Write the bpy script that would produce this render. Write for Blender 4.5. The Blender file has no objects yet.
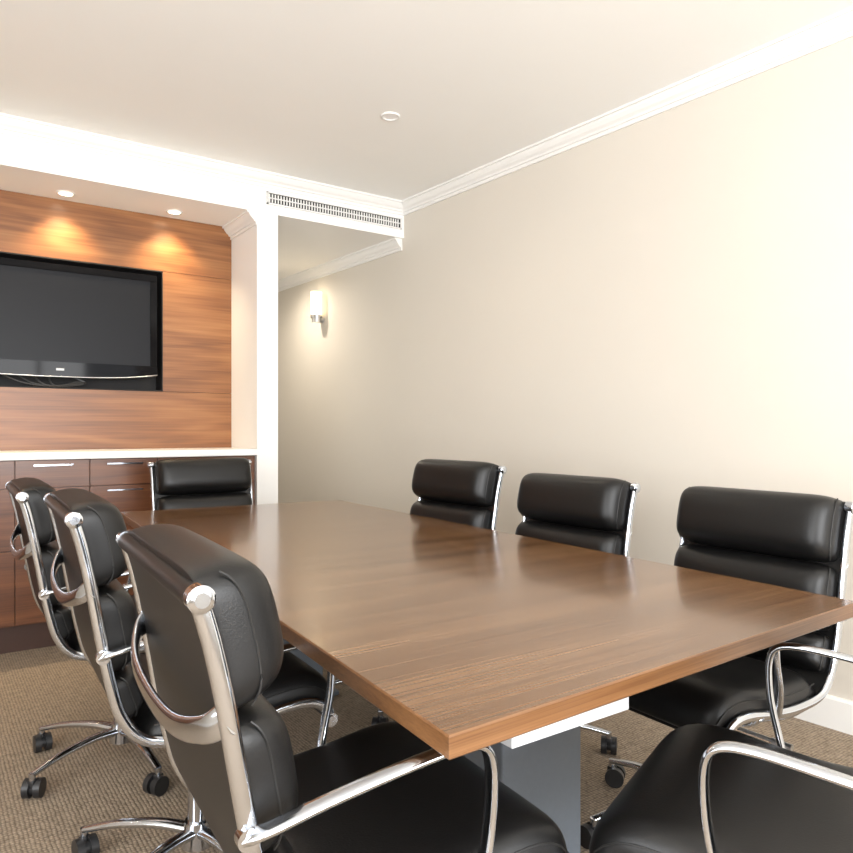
import bpy, bmesh, math, random
from mathutils import Vector, Matrix
random.seed(3)
sc = bpy.context.scene
sc.view_settings.view_transform = 'Standard'
sc.view_settings.look = 'None'
sc.view_settings.exposure = 0.2
COL = sc.collection

# ------------------------------------------------------------ materials
def new_mat(name):
    m = bpy.data.materials.new(name); m.use_nodes = True
    nt = m.node_tree
    return m, nt, nt.nodes['Principled BSDF']

def plain(name, col, rough=0.5, metal=0.0, noise=0.0, nscale=60, bump=0.0, emis=None, estr=0, coat=0, spec=0.5):
    m, nt, b = new_mat(name)
    b.inputs['Base Color'].default_value = (*col, 1)
    b.inputs['Roughness'].default_value = rough
    b.inputs['Metallic'].default_value = metal
    b.inputs['Coat Weight'].default_value = coat
    b.inputs['Specular IOR Level'].default_value = spec
    if emis:
        b.inputs['Emission Color'].default_value = (*emis, 1)
        b.inputs['Emission Strength'].default_value = estr
    tc = nt.nodes.new('ShaderNodeTexCoord')
    n = nt.nodes.new('ShaderNodeTexNoise')
    n.inputs['Scale'].default_value = nscale
    n.inputs['Detail'].default_value = 3
    nt.links.new(tc.outputs['Object'], n.inputs['Vector'])
    if noise > 0:
        r = nt.nodes.new('ShaderNodeValToRGB')
        r.color_ramp.elements[0].position = 0.3; r.color_ramp.elements[1].position = 0.7
        r.color_ramp.elements[0].color = (*[c*(1-noise) for c in col], 1)
        r.color_ramp.elements[1].color = (*[min(1, c*(1+noise)) for c in col], 1)
        nt.links.new(n.outputs['Fac'], r.inputs['Fac'])
        nt.links.new(r.outputs['Color'], b.inputs['Base Color'])
    if bump > 0:
        bp = nt.nodes.new('ShaderNodeBump')
        bp.inputs['Strength'].default_value = bump
        bp.inputs['Distance'].default_value = 0.002
        nt.links.new(n.outputs['Fac'], bp.inputs['Height'])
        nt.links.new(bp.outputs['Normal'], b.inputs['Normal'])
    return m

def wood(name, cols, stretch=(0.7, 6, 6), bands=7.0, rough=0.35, coat=0.2, fine=0.25, offset=(0, 0, 0), amp=0.22, big=1.2, crough=.2):
    m, nt, b = new_mat(name)
    L = nt.links
    tc = nt.nodes.new('ShaderNodeTexCoord')
    mp = nt.nodes.new('ShaderNodeMapping'); mp.inputs['Scale'].default_value = stretch
    mp.inputs['Location'].default_value = offset
    L.new(tc.outputs['Object'], mp.inputs['Vector'])
    n = nt.nodes.new('ShaderNodeTexNoise'); n.inputs['Scale'].default_value = 1.0
    n.inputs['Detail'].default_value = 2; n.inputs['Distortion'].default_value = 0.4
    L.new(mp.outputs['Vector'], n.inputs['Vector'])
    mu = nt.nodes.new('ShaderNodeMath'); mu.operation = 'MULTIPLY'; mu.inputs[1].default_value = bands*6.28
    L.new(n.outputs['Fac'], mu.inputs[0])
    si = nt.nodes.new('ShaderNodeMath'); si.operation = 'SINE'
    L.new(mu.outputs[0], si.inputs[0])
    ma = nt.nodes.new('ShaderNodeMath'); ma.operation = 'MULTIPLY_ADD'; ma.inputs[1].default_value = amp; ma.inputs[2].default_value = 0.5
    L.new(si.outputs[0], ma.inputs[0])
    mp2 = nt.nodes.new('ShaderNodeMapping'); mp2.inputs['Scale'].default_value = (stretch[0]*4, stretch[1]*22, stretch[2]*22)
    L.new(tc.outputs['Object'], mp2.inputs['Vector'])
    n2 = nt.nodes.new('ShaderNodeTexNoise'); n2.inputs['Scale'].default_value = 1.0; n2.inputs['Detail'].default_value = 4
    L.new(mp2.outputs['Vector'], n2.inputs['Vector'])
    m3 = nt.nodes.new('ShaderNodeMapping'); m3.inputs['Scale'].default_value = (stretch[0]*.8, stretch[1]*1.6, stretch[2]*1.6)
    m3.inputs['Location'].default_value = offset
    L.new(tc.outputs['Object'], m3.inputs['Vector'])
    n3 = nt.nodes.new('ShaderNodeTexNoise'); n3.inputs['Scale'].default_value = 1.3
    L.new(m3.outputs['Vector'], n3.inputs['Vector'])
    s1 = nt.nodes.new('ShaderNodeMath'); s1.operation = 'MULTIPLY_ADD'; s1.inputs[1].default_value = fine*4; s1.inputs[2].default_value = -fine*2
    L.new(n2.outputs['Fac'], s1.inputs[0])
    ad = nt.nodes.new('ShaderNodeMath'); ad.operation = 'ADD'
    L.new(ma.outputs[0], ad.inputs[0]); L.new(s1.outputs[0], ad.inputs[1])
    s3 = nt.nodes.new('ShaderNodeMath'); s3.operation = 'MULTIPLY_ADD'; s3.inputs[1].default_value = big; s3.inputs[2].default_value = -big/2
    L.new(n3.outputs['Fac'], s3.inputs[0])
    ad2 = nt.nodes.new('ShaderNodeMath'); ad2.operation = 'ADD'
    L.new(ad.outputs[0], ad2.inputs[0]); L.new(s3.outputs[0], ad2.inputs[1])
    r = nt.nodes.new('ShaderNodeValToRGB')
    e = r.color_ramp.elements
    e[0].position = 0.1; e[0].color = (*cols[0], 1)
    e[1].position = 0.9; e[1].color = (*cols[2], 1)
    k = e.new(0.5); k.color = (*cols[1], 1)
    L.new(ad2.outputs[0], r.inputs['Fac'])
    L.new(r.outputs['Color'], b.inputs['Base Color'])
    b.inputs['Roughness'].default_value = rough
    b.inputs['Coat Weight'].default_value = coat
    b.inputs['Coat Roughness'].default_value = crough
    return m

M_wallR = plain('cream_wall_paint', (0.64, 0.595, 0.525), 0.7, noise=0.008, nscale=2)
M_white = plain('white_paint', (0.82, 0.81, 0.785), 0.6, noise=0.01, nscale=3)
M_ceil = plain('ceiling_paint', (0.92, 0.915, 0.885), 0.8, noise=0.008, nscale=2)
M_soffit = plain('soffit_paint', (0.90, 0.89, 0.86), 0.7, noise=0.008, nscale=2)
M_counter = plain('white_countertop', (0.80, 0.79, 0.77), 0.3)
M_leather = plain('black_leather', (0.0060, 0.0058, 0.0058), 0.40, noise=0.15, nscale=300, bump=0.12, spec=0.38)
M_pipe = plain('leather_piping', (0.010, 0.0095, 0.009), 0.5)
M_chrome = plain('polished_aluminium', (0.58, 0.61, 0.66), 0.13, metal=1.0)
M_alu = plain('brushed_aluminium', (0.58, 0.59, 0.61), 0.28, metal=1.0)
M_blackp = plain('black_plastic', (0.015, 0.015, 0.016), 0.4)
M_cable = plain('cable_black', (0.03, 0.03, 0.03), 0.3)
M_gloss = plain('gloss_black', (0.004, 0.004, 0.005), 0.06, spec=0.12)
M_screen = plain('tv_screen', (0.012, 0.013, 0.016), 0.35, spec=0.15)
M_recess = plain('recess_black', (0.008, 0.007, 0.007), 0.7)
M_grey = plain('grey_powdercoat', (0.12, 0.14, 0.165), 0.5, noise=0.03)
M_rail = plain('pale_metal', (0.60, 0.61, 0.62), 0.4)
M_dark = plain('dark_slot', (0.02, 0.02, 0.02), 0.9)
M_kick = plain('kick_brown', (0.05, 0.02, 0.012), 0.5)
M_frame = plain('window_frame_white', (0.8, 0.8, 0.8), 0.4)
M_glow = plain('sconce_glass_lit', (1, 0.9, 0.7), 0.3, emis=(1, 0.80, 0.50), estr=1.9)
M_lampglow = plain('lamp_face_lit', (1, 0.9, 0.8), 0.3, emis=(1, 0.84, 0.6), estr=14)
M_lampoff = plain('lamp_face_dim', (0.6, 0.6, 0.6), 0.3, emis=(1, 0.9, 0.8), estr=0.2)

M_table = wood('walnut_table', [(0.072, 0.032, 0.0125), (0.145, 0.071, 0.031), (0.225, 0.120, 0.056)], stretch=(0.4, 7, 7), bands=2.5, rough=0.22, coat=0.35, fine=0.34, amp=.13, big=.6, crough=.1, offset=(2.3, 5.1, 0))
M_tableedge = wood('walnut_edge', [(0.10, 0.040, 0.014), (0.18, 0.084, 0.033), (0.25, 0.125, 0.053)], stretch=(1, 3, 25), bands=1.5, rough=0.35, coat=0.2, amp=.12, big=.6)
M_panel = wood('walnut_panel', [(0.13, 0.045, 0.013), (0.25, 0.098, 0.031), (0.35, 0.155, 0.054)], stretch=(0.6, 3.0, 4.0), bands=7.0, rough=0.38, coat=0.1, fine=0.2, offset=(3, 1, 7), amp=.12, big=.7)
M_cab = wood('walnut_cabinet', [(0.07, 0.024, 0.010), (0.13, 0.046, 0.018), (0.19, 0.072, 0.028)], stretch=(0.9, 4, 9), bands=4.0, rough=0.35, coat=0.2, fine=0.2, amp=.15, big=.8)

M_carpet, nt, b = new_mat('loop_carpet')
b.inputs['Roughness'].default_value = 0.95
tc = nt.nodes.new('ShaderNodeTexCoord')
v = nt.nodes.new('ShaderNodeTexVoronoi'); v.inputs['Scale'].default_value = 88; v.inputs['Randomness'].default_value = 0.3
nt.links.new(tc.outputs['Object'], v.inputs['Vector'])
n = nt.nodes.new('ShaderNodeTexNoise'); n.inputs['Scale'].default_value = 30
nt.links.new(tc.outputs['Object'], n.inputs['Vector'])
ad = nt.nodes.new('ShaderNodeMath'); ad.operation = 'MULTIPLY_ADD'; ad.inputs[1].default_value = 0.45
nt.links.new(n.outputs['Fac'], ad.inputs[0]); nt.links.new(v.outputs['Distance'], ad.inputs[2])
r = nt.nodes.new('ShaderNodeValToRGB')
r.color_ramp.elements[0].position = 0.25; r.color_ramp.elements[0].color = (0.44, 0.35, 0.255, 1)
r.color_ramp.elements[1].position = 0.95; r.color_ramp.elements[1].color = (0.15, 0.11, 0.075, 1)
nt.links.new(ad.outputs[0], r.inputs['Fac']); nt.links.new(r.outputs['Color'], b.inputs['Base Color'])
bp = nt.nodes.new('ShaderNodeBump'); bp.invert = True; bp.inputs['Strength'].default_value = 0.8; bp.inputs['Distance'].default_value = 0.005
nt.links.new(v.outputs['Distance'], bp.inputs['Height']); nt.links.new(bp.outputs['Normal'], b.inputs['Normal'])

# ------------------------------------------------------------ mesh helpers
def obj(name, me, mat=None, parent=None, smooth=False):
    if mat and not me.materials: me.materials.append(mat)
    o = bpy.data.objects.new(name, me); COL.objects.link(o)
    if parent: o.parent = parent
    if smooth:
        for p in me.polygons: p.use_smooth = True
    return o

def empty(name, loc=(0, 0, 0), rz=0):
    e = bpy.data.objects.new(name, None); COL.objects.link(e)
    e.location = loc; e.rotation_euler = (0, 0, rz); e.empty_display_size = 0.1
    return e

def bm_box(bm, x0, x1, y0, y1, z0, z1, bevel=0.0, seg=2):
    vs = [bm.verts.new(p) for p in [(x0,y0,z0),(x1,y0,z0),(x1,y1,z0),(x0,y1,z0),(x0,y0,z1),(x1,y0,z1),(x1,y1,z1),(x0,y1,z1)]]
    fs = [(0,3,2,1),(4,5,6,7),(0,1,5,4),(1,2,6,5),(2,3,7,6),(3,0,4,7)]
    F = [bm.faces.new([vs[i] for i in f]) for f in fs]
    if bevel > 0:
        es = list({e for f in F for e in f.edges})
        bmesh.ops.bevel(bm, geom=es, offset=bevel, segments=seg, affect='EDGES', profile=0.5)

def bm_prism(bm, poly, z0, z1):
    lo = [bm.verts.new((p[0], p[1], z0)) for p in poly]
    hi = [bm.verts.new((p[0], p[1], z1)) for p in poly]
    n = len(poly)
    bm.faces.new(lo[::-1]); bm.faces.new(hi)
    for i in range(n):
        bm.faces.new([lo[i], lo[(i+1) % n], hi[(i+1) % n], hi[i]])

def finish(bm, name):
    bmesh.ops.recalc_face_normals(bm, faces=bm.faces[:])
    me = bpy.data.meshes.new(name); bm.to_mesh(me); bm.free()
    return me

def box(name, x0, x1, y0, y1, z0, z1, mat, bevel=0, parent=None):
    bm = bmesh.new(); bm_box(bm, x0, x1, y0, y1, z0, z1, bevel)
    return obj(name, finish(bm, name), mat, parent)

def boxes(name, lst, mat, bevel=0, parent=None):
    bm = bmesh.new()
    for l in lst: bm_box(bm, *l, bevel)
    return obj(name, finish(bm, name), mat, parent)

def prism(name, poly, z0, z1, mat, parent=None):
    bm = bmesh.new(); bm_prism(bm, poly, z0, z1)
    return obj(name, finish(bm, name), mat, parent)

def catmull(pts, n=8):
    pts = [Vector(p) for p in pts]
    P = [pts[0]*2-pts[1]] + pts + [pts[-1]*2-pts[-2]]
    out = []
    for i in range(1, len(P)-2):
        for k in range(n):
            t = k/n
            a, b_, c, d = P[i-1], P[i], P[i+1], P[i+2]
            out.append(0.5*((2*b_)+(-a+c)*t+(2*a-5*b_+4*c-d)*t*t+(-a+3*b_-3*c+d)*t**3))
    out.append(pts[-1])
    return out

def bm_sweep(bm, pts, w, h, side=None, seg=12, power=2.6, scale=None, closed=False):
    pts = [Vector(p) for p in pts]; rings = []
    N = len(pts)
    for i, p in enumerate(pts):
        if closed: T = pts[(i+1) % N]-pts[i-1]
        else: T = pts[min(i+1, N-1)]-pts[max(i-1, 0)]
        T.normalize()
        if side is not None: S = Vector(side)
        else:
            S = T.cross(Vector((0, 0, 1)))
            if S.length < 1e-3: S = Vector((0, 1, 0))
        S = (S - T*S.dot(T)).normalized(); Nn = T.cross(S)
        k = scale(i/(N-1)) if scale else 1
        ring = []
        for j in range(seg):
            a = 2*math.pi*j/seg
            c, s = math.cos(a), math.sin(a)
            cx = math.copysign(abs(c)**(2/power), c)*w/2*k
            sy = math.copysign(abs(s)**(2/power), s)*h/2*k
            ring.append(bm.verts.new(p+S*cx+Nn*sy))
        rings.append(ring)
    M = N if closed else N-1
    for i in range(M):
        A, B = rings[i], rings[(i+1) % N]
        for j in range(seg):
            bm.faces.new([A[j], A[(j+1) % seg], B[(j+1) % seg], B[j]])
    if not closed:
        bm.faces.new(rings[0]); bm.faces.new(rings[-1][::-1])

def bm_cyl(bm, p0, p1, r, seg=24, r2=None):
    p0, p1 = Vector(p0), Vector(p1); T = (p1-p0).normalized()
    S = T.orthogonal().normalized(); N = T.cross(S)
    r2 = r if r2 is None else r2
    A = [bm.verts.new(p0+(S*math.cos(2*math.pi*j/seg)+N*math.sin(2*math.pi*j/seg))*r) for j in range(seg)]
    B = [bm.verts.new(p1+(S*math.cos(2*math.pi*j/seg)+N*math.sin(2*math.pi*j/seg))*r2) for j in range(seg)]
    for j in range(seg): bm.faces.new([A[j], A[(j+1) % seg], B[(j+1) % seg], B[j]])
    bm.faces.new(A[::-1]); bm.faces.new(B)

def extrude_profile(name, p0, p1, out, prof, z, mat):
    bm = bmesh.new()
    A = [bm.verts.new((p0[0]+out[0]*o, p0[1]+out[1]*o, z-d)) for o, d in prof]
    B = [bm.verts.new((p1[0]+out[0]*o, p1[1]+out[1]*o, z-d)) for o, d in prof]
    n = len(prof)
    for i in range(n): bm.faces.new([A[i], A[(i+1) % n], B[(i+1) % n], B[i]])
    bm.faces.new(A[::-1]); bm.faces.new(B)
    return obj(name, finish(bm, name), mat)

# ------------------------------------------------------------ room
H = 2.65; HB = 2.42
YB = 4.08; YN = 4.51
XL = -1.9; YF = -2.4; YE = 6.6
wp = Vector((2.815, 1.26)); wd = (Vector((2.685, 4.08))-wp).normalized()
wn = Vector((wd.y, -wd.x))
def WR(y, off=0):
    k = (y-wp.y)/wd.y
    q = wp+wd*k+wn*off
    return (q.x, q.y)
prism('floor', [(XL-.1, YF-.1), (3.35, YF-.1), (3.35, YE+.1), (XL-.1, YE+.1)], -0.1, 0, M_carpet)
prism('ceiling', [(XL-.1, YF-.1), (3.35, YF-.1), (3.35, YE+.1), (XL-.1, YE+.1)], H, H+0.1, M_ceil)
prism('wall_right', [WR(YF), WR(YF, .12), WR(YE, .12), WR(YE)], 0, H, M_wallR)
boxes('wall_left', [(XL-.1, XL, YF, -1.7, 0, H), (XL-.1, XL, 1.3, YN+.3, 0, H), (XL-.1, XL, -1.7, 1.3, 0, .6), (XL-.1, XL, -1.7, 1.3, 2.35, H)], M_wallR)
xr = WR(YF)[0]
boxes('wall_front', [(XL-.1, -1.3, YF-.1, YF, 0, H), (2.7, xr+.1, YF-.1, YF, 0, H), (-1.3, 2.7, YF-.1, YF, 0, .5), (-1.3, 2.7, YF-.1, YF, 2.4, H)], M_wallR)
def window(name, horiz, a0, a1, z0, z1, c, n):
    l = []
    t = .05
    def add(u0, u1, w0, w1):
        if horiz: l.append((u0, u1, c-.03, c+.03, w0, w1))
        else: l.append((c-.03, c+.03, u0, u1, w0, w1))
    add(a0, a1, z0, z0+t); add(a0, a1, z1-t, z1)
    for i in range(n+1):
        u = a0+(a1-a0-t)*i/n
        add(u, u+t, z0+t, z1-t)
    boxes(name, l, M_frame)
window('window_1', True, -1.3, 2.7, .5, 2.4, YF-.05, 3)
window('window_2', False, -1.7, 1.3, .6, 2.35, XL-.05, 3)

prism('wall_back', [(XL-.1, YN+.14), (1.64, YN+.14), (1.64, YN+.3), (XL-.1, YN+.3)], 0, H, M_white)
prism('wall_passage', [(1.64, YB), (1.773, YB), (1.773, YE), (1.64, YE)], 0, HB, M_white)
prism('wall_passage_end', [(1.64, YE), (WR(YE)[0]+.1, YE), (WR(YE)[0]+.1, YE+.1), (1.64, YE+.1)], 0, H, M_wallR)
rb = WR(YB); re = WR(YE)
prism('ceiling_bulkhead', [(XL, YB), (rb[0], YB), (re[0], YE), (1.64, YE), (1.64, YN+.14), (XL, YN+.14)], HB, H-0.001, M_soffit)
prof0 = [(0, 0), (.085, 0), (.085, .014), (.072, .014), (.066, .026), (.048, .046), (.030, .058), (.024, .070), (.012, .070), (.012, .092), (0, .092)]
prof = [(a*.72, b_*.85) for a, b_ in prof0]
extrude_profile('trim_1', (XL, YB), (rb[0], YB), (0, -1), prof, H, M_white)
extrude_profile('trim_2', WR(YF), WR(YB), (-wn.x, -wn.y), prof, H, M_white)
extrude_profile('trim_3', WR(YB+.02), WR(YE), (-wn.x, -wn.y), prof, HB, M_white)
extrude_profile('trim_4', (1.64, YB), (1.64, YN), (-1, 0), prof, HB, M_white)
extrude_profile('trim_5', (XL, YF), (XL, YB), (1, 0), prof, H, M_white)
extrude_profile('baseboard_right', WR(YF), WR(YE), (-wn.x, -wn.y), [(0, 0), (.012, 0), (.018, .01), (.018, .12), (0, .12)], .12, M_white)
extrude_profile('baseboard_left', (XL, YF), (XL, YB), (1, 0), [(0, 0), (.012, 0), (.018, .01), (.018, .12), (0, .12)], .12, M_white)

g = empty('air_vent_grille', (0, 0, 0))
gx0, gx1, gz0, gz1 = 1.70, 2.66, 2.475, 2.55
boxes('frame', [(gx0, gx1, YB-.012, YB, gz0, gz0+.008), (gx0, gx1, YB-.012, YB, gz1-.008, gz1), (gx0, gx0+.008, YB-.012, YB, gz0, gz1), (gx1-.008, gx1, YB-.012, YB, gz0, gz1)], M_white, parent=g)
box('backing', gx0, gx1, YB-.003, YB-.0005, gz0, gz1, M_dark, parent=g)
l = []
for r_ in range(2):
    z0 = gz0+.012+r_*.028; z1 = z0+.022
    n = 50
    for i in range(n):
        x = gx0+.012+(gx1-gx0-.024)*i/n
        l.append((x, x+.007, YB-.009, YB-.003, z0, z1))
l.append((gx0, gx1, YB-.01, YB-.003, gz0+.035, gz0+.041))
boxes('louvres', l, M_white, parent=g)

# ------------------------------------------------------------ TV wall panelling
tx0, tx1, tz0, tz1 = 0.0, 1.21, 1.355, 2.085
pg = .002
wp_ = empty('wood_wall_panel')
box('panel_top', XL, 1.64, YN, YN+.13, tz1+pg, HB, M_panel, parent=wp_)
box('panel_right', tx1, 1.64, YN, YN+.13, tz0, tz1, M_panel, parent=wp_)
box('panel_left', XL, tx0, YN, YN+.13, tz0, tz1, M_panel, parent=wp_)
box('panel_bottom', XL, 1.64, YN, YN+.13, 0, tz0-pg, M_panel, parent=wp_)
box('groove_backing', XL, 1.64, YN+.13, YN+.14, 0, HB, M_recess, parent=wp_)
boxes('recess_lining', [(tx1-.006, tx1, YN-.004, YN+.13, tz0, tz1), (tx0, tx0+.006, YN-.004, YN+.13, tz0, tz1), (tx0, tx1, YN-.004, YN+.13, tz1-.006, tz1), (tx0, tx1, YN-.004, YN+.13, tz0, tz0+.006)], M_recess, parent=wp_)

tv = empty('television')
a0, a1, b0, b1 = .09, 1.165, 1.43, 2.045
yt = YN-.045
bm = bmesh.new()
bm_box(bm, a0, a1, yt+.006, yt+.09, b0+.01, b1, .008)
obj('housing', finish(bm, 'housing'), M_blackp, tv)
boxes('bezel', [(a0, a1, yt-.006, yt+.01, b1-.04, b1), (a0, a0+.04, yt-.006, yt+.01, b0+.07, b1-.04), (a1-.04, a1, yt-.006, yt+.01, b0+.07, b1-.04)], M_gloss, .003, tv)
bm = bmesh.new()
n = 24
front = []
edge_pts = []
for yy in (yt-.008, yt+.012):
    T_ = []; B_ = []
    for i in range(n+1):
        x = a0+(a1-a0)*i/n; u = 2*i/n-1
        zb = b0+.030*abs(u)**3-.012
        T_.append(bm.verts.new((x, yy, b0+.07))); B_.append(bm.verts.new((x, yy, zb)))
        if yy < yt: edge_pts.append((x, yy-.001, zb))
    front.append((T_, B_))
for i in range(n):
    for (T_, B_) in front: bm.faces.new([T_[i], T_[i+1], B_[i+1], B_[i]])
    for k in (0, 1):
        bm.faces.new([front[0][k][i], front[0][k][i+1], front[1][k][i+1], front[1][k][i]])
for i in (0, n): bm.faces.new([front[0][0][i], front[0][1][i], front[1][1][i], front[1][0][i]])
obj('lower_bezel', finish(bm, 'lower_bezel'), M_gloss, tv)
bm = bmesh.new(); bm_sweep(bm, edge_pts, .006, .006, seg=8, power=2)
obj('silver_lip', finish(bm, 'silver_lip'), M_alu, tv, True)
box('screen', a0+.04, a1-.04, yt+.001, yt+.007, b0+.07, b1-.04, M_screen, parent=tv)
box('logo', .62, .66, yt-.0095, yt-.008, b0+.022, b0+.034, M_rail, parent=tv)
box('mount', .45, .8, yt+.09, YN+.13, 1.6, 1.9, M_blackp, parent=tv)
bm = bmesh.new()
for k in range(4):
    pts = catmull([(.35+.08*k, yt+.055, b0+.0), (.45+.05*k, yt+.035, tz0+.03), (.55+.03*k, yt+.035, tz0+.014), (.68+.02*k, yt+.045, tz0+.014+.009*k), (.78, yt+.055, tz0+.035), (.70, yt+.065, b0)], 6)
    bm_sweep(bm, pts, .009, .009, seg=6, power=2)
obj('cable', finish(bm, 'cable'), M_cable, tv, True)

# ------------------------------------------------------------ cabinet
cab = empty('built_in_cabinet')
CY = 4.10
CX0 = XL+.005; CX1 = 1.637
box('carcass', CX0, CX1, CY+.02, YN-.002, .14, .968, M_cab, parent=cab)
box('kickboard', CX0, CX1, CY+.07, CY+.09, 0, .14, M_kick, parent=cab)
box('countertop', CX0, CX1, CY-.03, YN-.002, .970, 1.008, M_counter, .003, cab)
edges = [.386-.343*i for i in range(7, 0, -1)]+[.386, .729, 1.072, 1.415, 1.635]
edges = [e for e in edges if e > XL]
fr = []; hd = []
for i in range(len(edges)-1):
    e0, e1 = edges[i]+.002, edges[i+1]-.002
    for (z0, z1) in ((.829, .966), (.52, .825), (.15, .516)):
        fr.append((e0, e1, CY, CY+.02, z0, z1))
        if e1-e0 > .3 and z0 > .5:
            c = (e0+e1)/2
            hd.append((c-.09, c+.09, CY-.022, CY-.014, z1-.028, z1-.020))
            hd.append((c-.08, c-.072, CY-.016, CY, z1-.028, z1-.020))
            hd.append((c+.072, c+.08, CY-.016, CY, z1-.028, z1-.020))
boxes('drawer_fronts', fr, M_cab, .001, cab)
boxes('handles', hd, M_chrome, 0, cab)

# ------------------------------------------------------------ lamps
def downlight(x, y, z, face, energy=0, spot=70, col=(1, .78, .52), blend=.6):
    e = empty('ceiling_downlight', (x, y, z))
    bm = bmesh.new()
    n = 32
    prof_ = [(.047, 0), (.047, -.006), (.040, -.008), (.034, -.004), (.034, 0)]
    R = [[bm.verts.new((r*math.cos(2*math.pi*j/n), r*math.sin(2*math.pi*j/n), zz)) for j in range(n)] for r, zz in prof_]
    for i in range(len(R)-1):
        for j in range(n): bm.faces.new([R[i][j], R[i][(j+1) % n], R[i+1][(j+1) % n], R[i+1][j]])
    obj('trim_ring', finish(bm, 'trim_ring'), M_white, e, True)
    bm = bmesh.new(); bm_cyl(bm, (0, 0, -.003), (0, 0, -.001), .034)
    obj('lamp_face', finish(bm, 'lamp_face'), face, e)
    if energy:
        L = bpy.data.lights.new('downlight_spot', 'SPOT'); L.energy = energy; L.spot_size = math.radians(spot); L.spot_blend = blend
        L.color = col; L.shadow_soft_size = .03
        o = bpy.data.objects.new('downlight_spot', L); COL.objects.link(o); o.parent = e; o.location = (0, 0, -.015)
        return o
for x in (-.52, .07, .655, 1.24):
    o = downlight(x, 4.37, HB, M_lampglow, 30, 105, (1, .80, .52), 0.9)
    o.rotation_euler = (math.radians(10), 0, 0)
for x, y in ((1.875, 2.97), (.1, 2.97), (1.875, .4), (.1, .4), (1.2, -1.4), (-1.2, 2.97), (-1.2, .4)):  # first fitting is in view; the others are unseen, added for warm light
    downlight(x, y, H, M_lampoff, 11, 150, (1, .86, .66), 1.0)
downlight(2.2, 5.3, HB, M_lampoff, 42, 168, (1, .90, .76), 1.0)  # unseen extra fitting, added to brighten the dark passage

sx, sy = WR(5.18, -.06)
sc_ = empty('wall_sconce', (sx, sy, 2.025))
bm = bmesh.new(); bm_cyl(bm, (0, 0, 0), (0, 0, .19), .045, 28)
obj('glass_shade', finish(bm, 'glass_shade'), M_glow, sc_, True)
bm = bmesh.new(); bm_cyl(bm, (0, 0, -.05), (0, 0, .0), .036, 28); bm_cyl(bm, (0, 0, -.012), (0, 0, .004), .047, 28)
bm_cyl(bm, (0, 0, -.03), (.06*wn.x, .06*wn.y, -.03), .02, 20)
obj('chrome_holder', finish(bm, 'chrome_holder'), M_alu, sc_)

# ------------------------------------------------------------ table
TZ = .74; TT = .032
tab = empty('conference_table')
c = [(.537, .715), (1.700, .752), (1.867, 3.468), (.759, 3.546)]
bm = bmesh.new()
def scale_poly(p, d):
    cx = sum(q[0] for q in p)/4; cy = sum(q[1] for q in p)/4
    return [(q[0]+d*(1 if q[0] > cx else -1), q[1]+d*(1 if q[1] > cy else -1)) for q in p]
rings = []
for d, z in ((-.0025, TZ), (0, TZ-.0025), (0, TZ-TT+.003), (-.003, TZ-TT), (-.09, TZ-TT)):
    rings.append([bm.verts.new((q[0], q[1], z)) for q in scale_poly(c, d)])
ft = bm.faces.new(rings[0]); ft.material_index = 0
for i in range(len(rings)-1):
    for j in range(4):
        f = bm.faces.new([rings[i][j], rings[i][(j+1) % 4], rings[i+1][(j+1) % 4], rings[i+1][j]]); f.material_index = 1
f = bm.faces.new(rings[-1][::-1]); f.material_index = 1
me = finish(bm, 'table_top'); me.materials.append(M_table); me.materials.append(M_tableedge)
obj('table_top', me, None, tab)
for (y0, y1, xo) in ((1.20, 1.50, 0), (2.75, 3.05, .1)):
    box('pedestal', 1.05+xo, 1.30+xo, y0, y1, .02, .665, M_grey, .006, tab)
    box('foot_plate', 1.0+xo, 1.35+xo, y0-.05, y1+.05, 0, .02, M_grey, .004, tab)
boxes('under_frame', [(.705, .965, .785, .82, .655, .706), (.80, 1.55, 1.33, 1.38, .665, .706), (.90, 1.65, 2.88, 2.93, .665, .706), (.925, .965, .82, 1.33, .668, .706), (1.24, 1.28, 1.38, 3.2, .668, .706)], M_rail, .002, tab)

# ------------------------------------------------------------ chair
PROF = [(0, .935), (.014, .885), (.028, .82), (.042, .74), (.056, .66), (.070, .59), (.088, .525), (.12, .475), (.17, .450), (.27, .444), (.37, .452), (.46, .466), (.520, .464), (.560, .438), (.565, .415)]
pp = catmull([(x, 0, z) for x, z in PROF], 10)
cum = [0]
for i in range(1, len(pp)): cum.append(cum[-1]+(pp[i]-pp[i-1]).length)
TOT = cum[-1]
def PT(s):
    if s <= 0:
        T = (pp[1]-pp[0]).normalized(); return pp[0]+T*s, T
    if s >= TOT:
        T = (pp[-1]-pp[-2]).normalized(); return pp[-1]+T*(s-TOT), T
    for i in range(1, len(pp)):
        if cum[i] >= s:
            k = (s-cum[i-1])/(cum[i]-cum[i-1])
            a = pp[i-1].lerp(pp[i], k)
            T0 = (pp[min(i, len(pp)-1)]-pp[max(i-2, 0)]).normalized(); T1 = (pp[min(i+1, len(pp)-1)]-pp[i-1]).normalized()
            return a, T0.lerp(T1, k).normalized()
def NRM(T): return Vector((-T.z, 0, T.x))
def s_at(xq=None, zq=None):
    for i, p in enumerate(pp):
        if zq is not None and p.z <= zq: return cum[i]
        if xq is not None and p.x >= xq: return cum[i]

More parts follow.
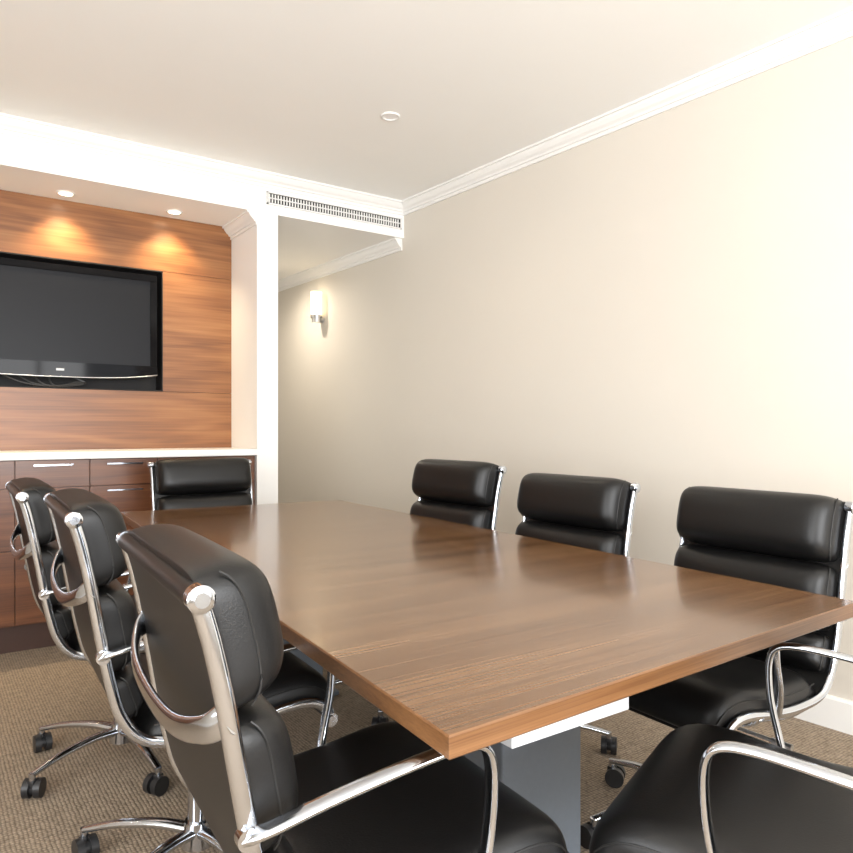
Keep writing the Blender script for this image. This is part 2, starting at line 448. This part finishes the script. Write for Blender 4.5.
def bm_pad(bm, bmp, s0, s1, hw, T, base=0.0, pa=7, pb=12, nu=34, nv=34, rc=.05):
    sm = (s0+s1)/2; hs = (s1-s0)/2
    def f(a, b_):
        return ((1-abs(a)**pa)**(1/2.2))*((1-abs(b_)**pb)**(1/2.2))*(1+.07*(1-a*a)*(1-b_*b_))
    def HWJ(a): return hw*(1-rc*abs(a)**8)
    G = []; B = []
    for i in range(nu+1):
        t = -1+2*i/nu; a = math.sin(t*math.pi/2); a = math.copysign(abs(a)**.8, a)
        P, Tn = PT(sm+hs*a); N = NRM(Tn)
        r1 = []; r2 = []
        for j in range(nv+1):
            q = -1+2*j/nv; b_ = math.sin(q*math.pi/2); b_ = math.copysign(abs(b_)**.7, b_)
            ae = hs*.10*(abs(b_)**10)*(-a)
            P2 = P+Tn*ae
            th = T*f(a, b_)
            r1.append(bm.verts.new(P2+N*(base+th)+Vector((0, HWJ(a)*b_, 0))))
            r2.append(bm.verts.new(P2+N*(base-.004*f(a, b_)-.0002)+Vector((0, HWJ(a)*b_, 0))))
        G.append(r1); B.append(r2)
    for i in range(nu):
        for j in range(nv):
            bm.faces.new([G[i][j], G[i+1][j], G[i+1][j+1], G[i][j+1]])
            bm.faces.new([B[i][j], B[i][j+1], B[i+1][j+1], B[i+1][j]])
    bmesh.ops.remove_doubles(bm, verts=bm.verts[:], dist=.0004)
    K = 0.982
    for sg in (-1, 1):
        pts = []
        for i in range(25):
            a = -.9+1.8*i/24
            P, Tn = PT(sm+hs*a); N = NRM(Tn)
            pts.append(P+N*(base+T*f(a, K))+Vector((0, sg*HWJ(a)*K, 0)))
        bm_sweep(bmp, pts, .0035, .0035, seg=6, power=2)

HW = .247; RY = .258
M_ = {}
bmp = bmesh.new()
sA = s_at(zq=.785); sB = s_at(zq=.60); sC = s_at(xq=.105)
bmx = []
for (s0, s1, T, base) in ((-.028, sA-.0005, .094, .004), (sA+.0005, sB-.0005, .080, .004), (sB+.0005, sC, .058, .004)):
    b1_ = bmesh.new(); bm_pad(b1_, bmp, s0, s1, HW, T, base, pa=4.0, pb=15)
    bmx.append(finish(b1_, 'p'))
M_['back_pad'] = bmx
b1_ = bmesh.new(); bm_pad(b1_, bmp, s_at(xq=.125), TOT-.012, HW+.005, .060, .004, pa=9, pb=14, nu=44, rc=.04)
M_['seat_cushion'] = finish(b1_, 'seat_cushion')
M_['piping'] = finish(bmp, 'piping')
bm = bmesh.new()
G = []
ns = 60
for sgn in (0, -.010):
    rows = []
    for i in range(ns+1):
        P, Tn = PT(TOT*i/ns); N = NRM(Tn)
        rows.append([bm.verts.new(P+N*(sgn+.004)+Vector((0, y, 0))) for y in (-HW-.004, 0, HW+.004)])
    G.append(rows)
for rows in G:
    for i in range(ns):
        for j in range(2): bm.faces.new([rows[i][j], rows[i][j+1], rows[i+1][j+1], rows[i+1][j]])
for j in (0, 2):
    for i in range(ns): bm.faces.new([G[0][i][j], G[0][i+1][j], G[1][i+1][j], G[1][i][j]])
for i in (0, ns):
    for j in range(2): bm.faces.new([G[0][i][j], G[0][i][j+1], G[1][i][j+1], G[1][i][j]])
bm_cyl(bm, (.0, -HW-.004, .937), (.0, HW+.004, .937), .016, 20)
M_['hammock'] = finish(bm, 'hammock')
bm = bmesh.new()
for s in (-1, 1):
    pts = [p+Vector((0, s*RY, 0)) for p in pp]
    bm_sweep(bm, pts, .016, .024, side=(0, 1, 0), seg=20, power=2.15)
    bm_cyl(bm, (0, s*(RY-.009), .938), (0, s*(RY+.010), .938), .0165, 28)
    bm_cyl(bm, (0, s*(RY+.010), .938), (0, s*(RY+.012), .938), .0165, 28, .0135)
    bm_cyl(bm, (0, s*(RY+.012), .938), (0, s*(RY+.0145), .938), .009, 24)
    P, _ = PT(TOT)
    bm_cyl(bm, (P.x, s*(RY-.009), P.z), (P.x, s*(RY+.010), P.z), .0165, 28)
    bm_cyl(bm, (P.x, s*(RY+.010), P.z), (P.x, s*(RY+.013), P.z), .011, 24)
M_['side_rib'] = finish(bm, 'side_rib')
CC = .315
bm = bmesh.new()
pts = catmull([(.033, RY, .795), (.012, RY-.03, .775), (-.004, .14, .755), (-.008, 0, .748), (-.004, -.14, .755), (.012, -RY+.03, .775), (.033, -RY, .795)], 8)
bm_sweep(bm, pts, .014, .034, seg=14, power=2.4, scale=lambda t: .85+.35*abs(2*t-1)**2)
for xx in (.20, .43):
    zr = .445 if xx < .4 else .458
    pts = catmull([(xx, RY, zr), (xx*.6+CC*.4, RY-.06, zr-.045), (CC, .07, .375), (CC, -.07, .375), (xx*.6+CC*.4, -RY+.06, zr-.045), (xx, -RY, zr)], 8)
    bm_sweep(bm, pts, .026, .018, seg=12, power=2.4)
M_['spreader'] = finish(bm, 'spreader')
bm = bmesh.new()
for s in (-1, 1):
    y0 = s*(RY+.004); y1 = s*(RY+.020)
    pts = catmull([(.052, y0, .652), (.075, y1, .662), (.15, y1, .676), (.25, y1, .690), (.335, y1, .698), (.380, y1, .691), (.396, y1, .660), (.394, y1, .59), (.380, y1, .52), (.360, y0, .452)], 8)
    bm_sweep(bm, pts, .026, .013, side=(0, 1, 0), seg=16, power=2.3)
    bm_cyl(bm, (.054, s*(RY-.002), .652), (.054, s*(RY+.014), .652), .014, 20)
M_['armrest'] = finish(bm, 'armrest')
bm = bmesh.new()
bm_box(bm, CC-.09, CC+.09, -.07, .07, .335, .385, .012, 3)
bm_cyl(bm, (CC, 0, .20), (CC, 0, .34), .014)
bm_cyl(bm, (CC-.02, .07, .352), (CC-.04, .22, .345), .005, 10); bm_cyl(bm, (CC-.037, .20, .345), (CC-.043, .25, .343), .009, 12)
M_['tilt_mechanism'] = finish(bm, 'tilt_mechanism')
bm = bmesh.new(); bc = bmesh.new()
BR = .315
bm_cyl(bm, (CC, 0, .062), (CC, 0, .125), .040, 28, .033)
bm_cyl(bm, (CC, 0, .09), (CC, 0, .25), .026); bm_cyl(bm, (CC, 0, .2), (CC, 0, .335), .0135)
for k in range(5):
    a = math.radians(180+72*k); ca, sa = math.cos(a), math.sin(a)
    def Q(r, z): return (CC+ca*r, sa*r, z)
    pts = catmull([Q(.02, .100), Q(.11, .106), Q(.22, .096), Q(BR, .074)], 6)
    bm_sweep(bm, pts, .040, .026, seg=12, power=2.6, scale=lambda t: 1-.45*t)
    bm_cyl(bm, Q(BR, .050), Q(BR, .078), .010, 14)
    cx, cy, _ = Q(BR, 0)
    ta = a+.9+k*1.3; ux, uy = math.cos(ta), math.sin(ta)
    ox, oy = cx-uy*.010, cy+ux*.010
    for sg in (-1, 1):
        bm_cyl(bc, (ox+ux*sg*.007, oy+uy*sg*.007, .029), (ox+ux*sg*.026, oy+uy*sg*.026, .029), .029, 26)
    bm_cyl(bc, (ox-ux*.012, oy-uy*.012, .029), (ox+ux*.012, oy+uy*.012, .029), .018, 16)
    bm_box(bc, cx-.012, cx+.012, cy-.012, cy+.012, .034, .058, .004)
M_['star_base'] = finish(bm, 'star_base'); M_['caster'] = finish(bc, 'caster')

def shade(me, ang=40):
    for p in me.polygons: p.use_smooth = True
    try: me.set_sharp_from_angle(angle=math.radians(ang))
    except Exception: pass
for k, me in M_.items():
    for m_ in (me if isinstance(me, list) else [me]): shade(m_, 60 if k in ('back_pad', 'seat_cushion') else 50)
mats = dict(back_pad=M_leather, seat_cushion=M_leather, hammock=M_leather, piping=M_pipe, side_rib=M_chrome, spreader=M_chrome, armrest=M_chrome, tilt_mechanism=M_alu, star_base=M_chrome, caster=M_blackp)
def chair(x, y, face_deg, base_world=135, dz=0.0):
    e = empty('office_chair', (x, y, 0), math.radians(face_deg))
    for k, me in M_.items():
        for i, m_ in enumerate(me if isinstance(me, list) else [me]):
            o = obj(k if not isinstance(me, list) else 'back_pad_%d' % (i+1), m_, mats[k], e)
            if k in ('star_base', 'caster'):
                rot = base_world-180-face_deg
                o.matrix_local = Matrix.Translation((CC, 0, 0)) @ Matrix.Rotation(math.radians(rot), 4, 'Z') @ Matrix.Translation((-CC, 0, 0))
            else:
                o.location.z = dz
    return e

chair(.279, 1.078, -4, 140, -.010)
chair(.268, 1.86, -3, 137, 0)
chair(.250, 2.62, -2, 133, -.012)
chair(2.09, 1.20, 178, 15, -.03)
chair(2.025, 1.88, 180, 30, -.018)
chair(1.95, 2.50, 182, 5, .018)
chair(1.22, 3.80, -90, 0, .003)
chair(1.300, .330, 111, 22, -.012)

# ------------------------------------------------------------ lights
w = bpy.data.worlds.new('World'); sc.world = w; w.use_nodes = True
w.node_tree.nodes['Background'].inputs['Color'].default_value = (.92, .96, 1, 1)
w.node_tree.nodes['Background'].inputs['Strength'].default_value = 2.5
def area(name, loc, target, sx, sy, e, col):
    L = bpy.data.lights.new(name, 'AREA'); L.shape = 'RECTANGLE'; L.size = sx; L.size_y = sy; L.energy = e; L.color = col
    o = bpy.data.objects.new(name, L); COL.objects.link(o); o.location = loc
    d = Vector(target)-Vector(loc); o.rotation_euler = d.to_track_quat('-Z', 'Y').to_euler()
area('window_fill_front', (.3, YF-.25, 1.4), (.2, 5, 3.4), 3.4, 1.8, 225, (.985, .99, 1))  # added fill lamp outside the unseen window, tilted up to brighten the ceiling
area('daylight_left', (XL-.25, -.2, 1.4), (5, 3.0, 2.6), 2.9, 1.7, 100, (.985, .99, 1))

cam = bpy.data.cameras.new('camera'); co = bpy.data.objects.new('camera', cam); COL.objects.link(co)
cam.sensor_width = 36; cam.lens = 36*720/853; cam.clip_start = .02
co.location = (0, 0, 1.12)
co.rotation_euler = (math.radians(90), 0, -math.atan2(.5756, .8178))
cam.shift_y = 3.5/853
sc.camera = co
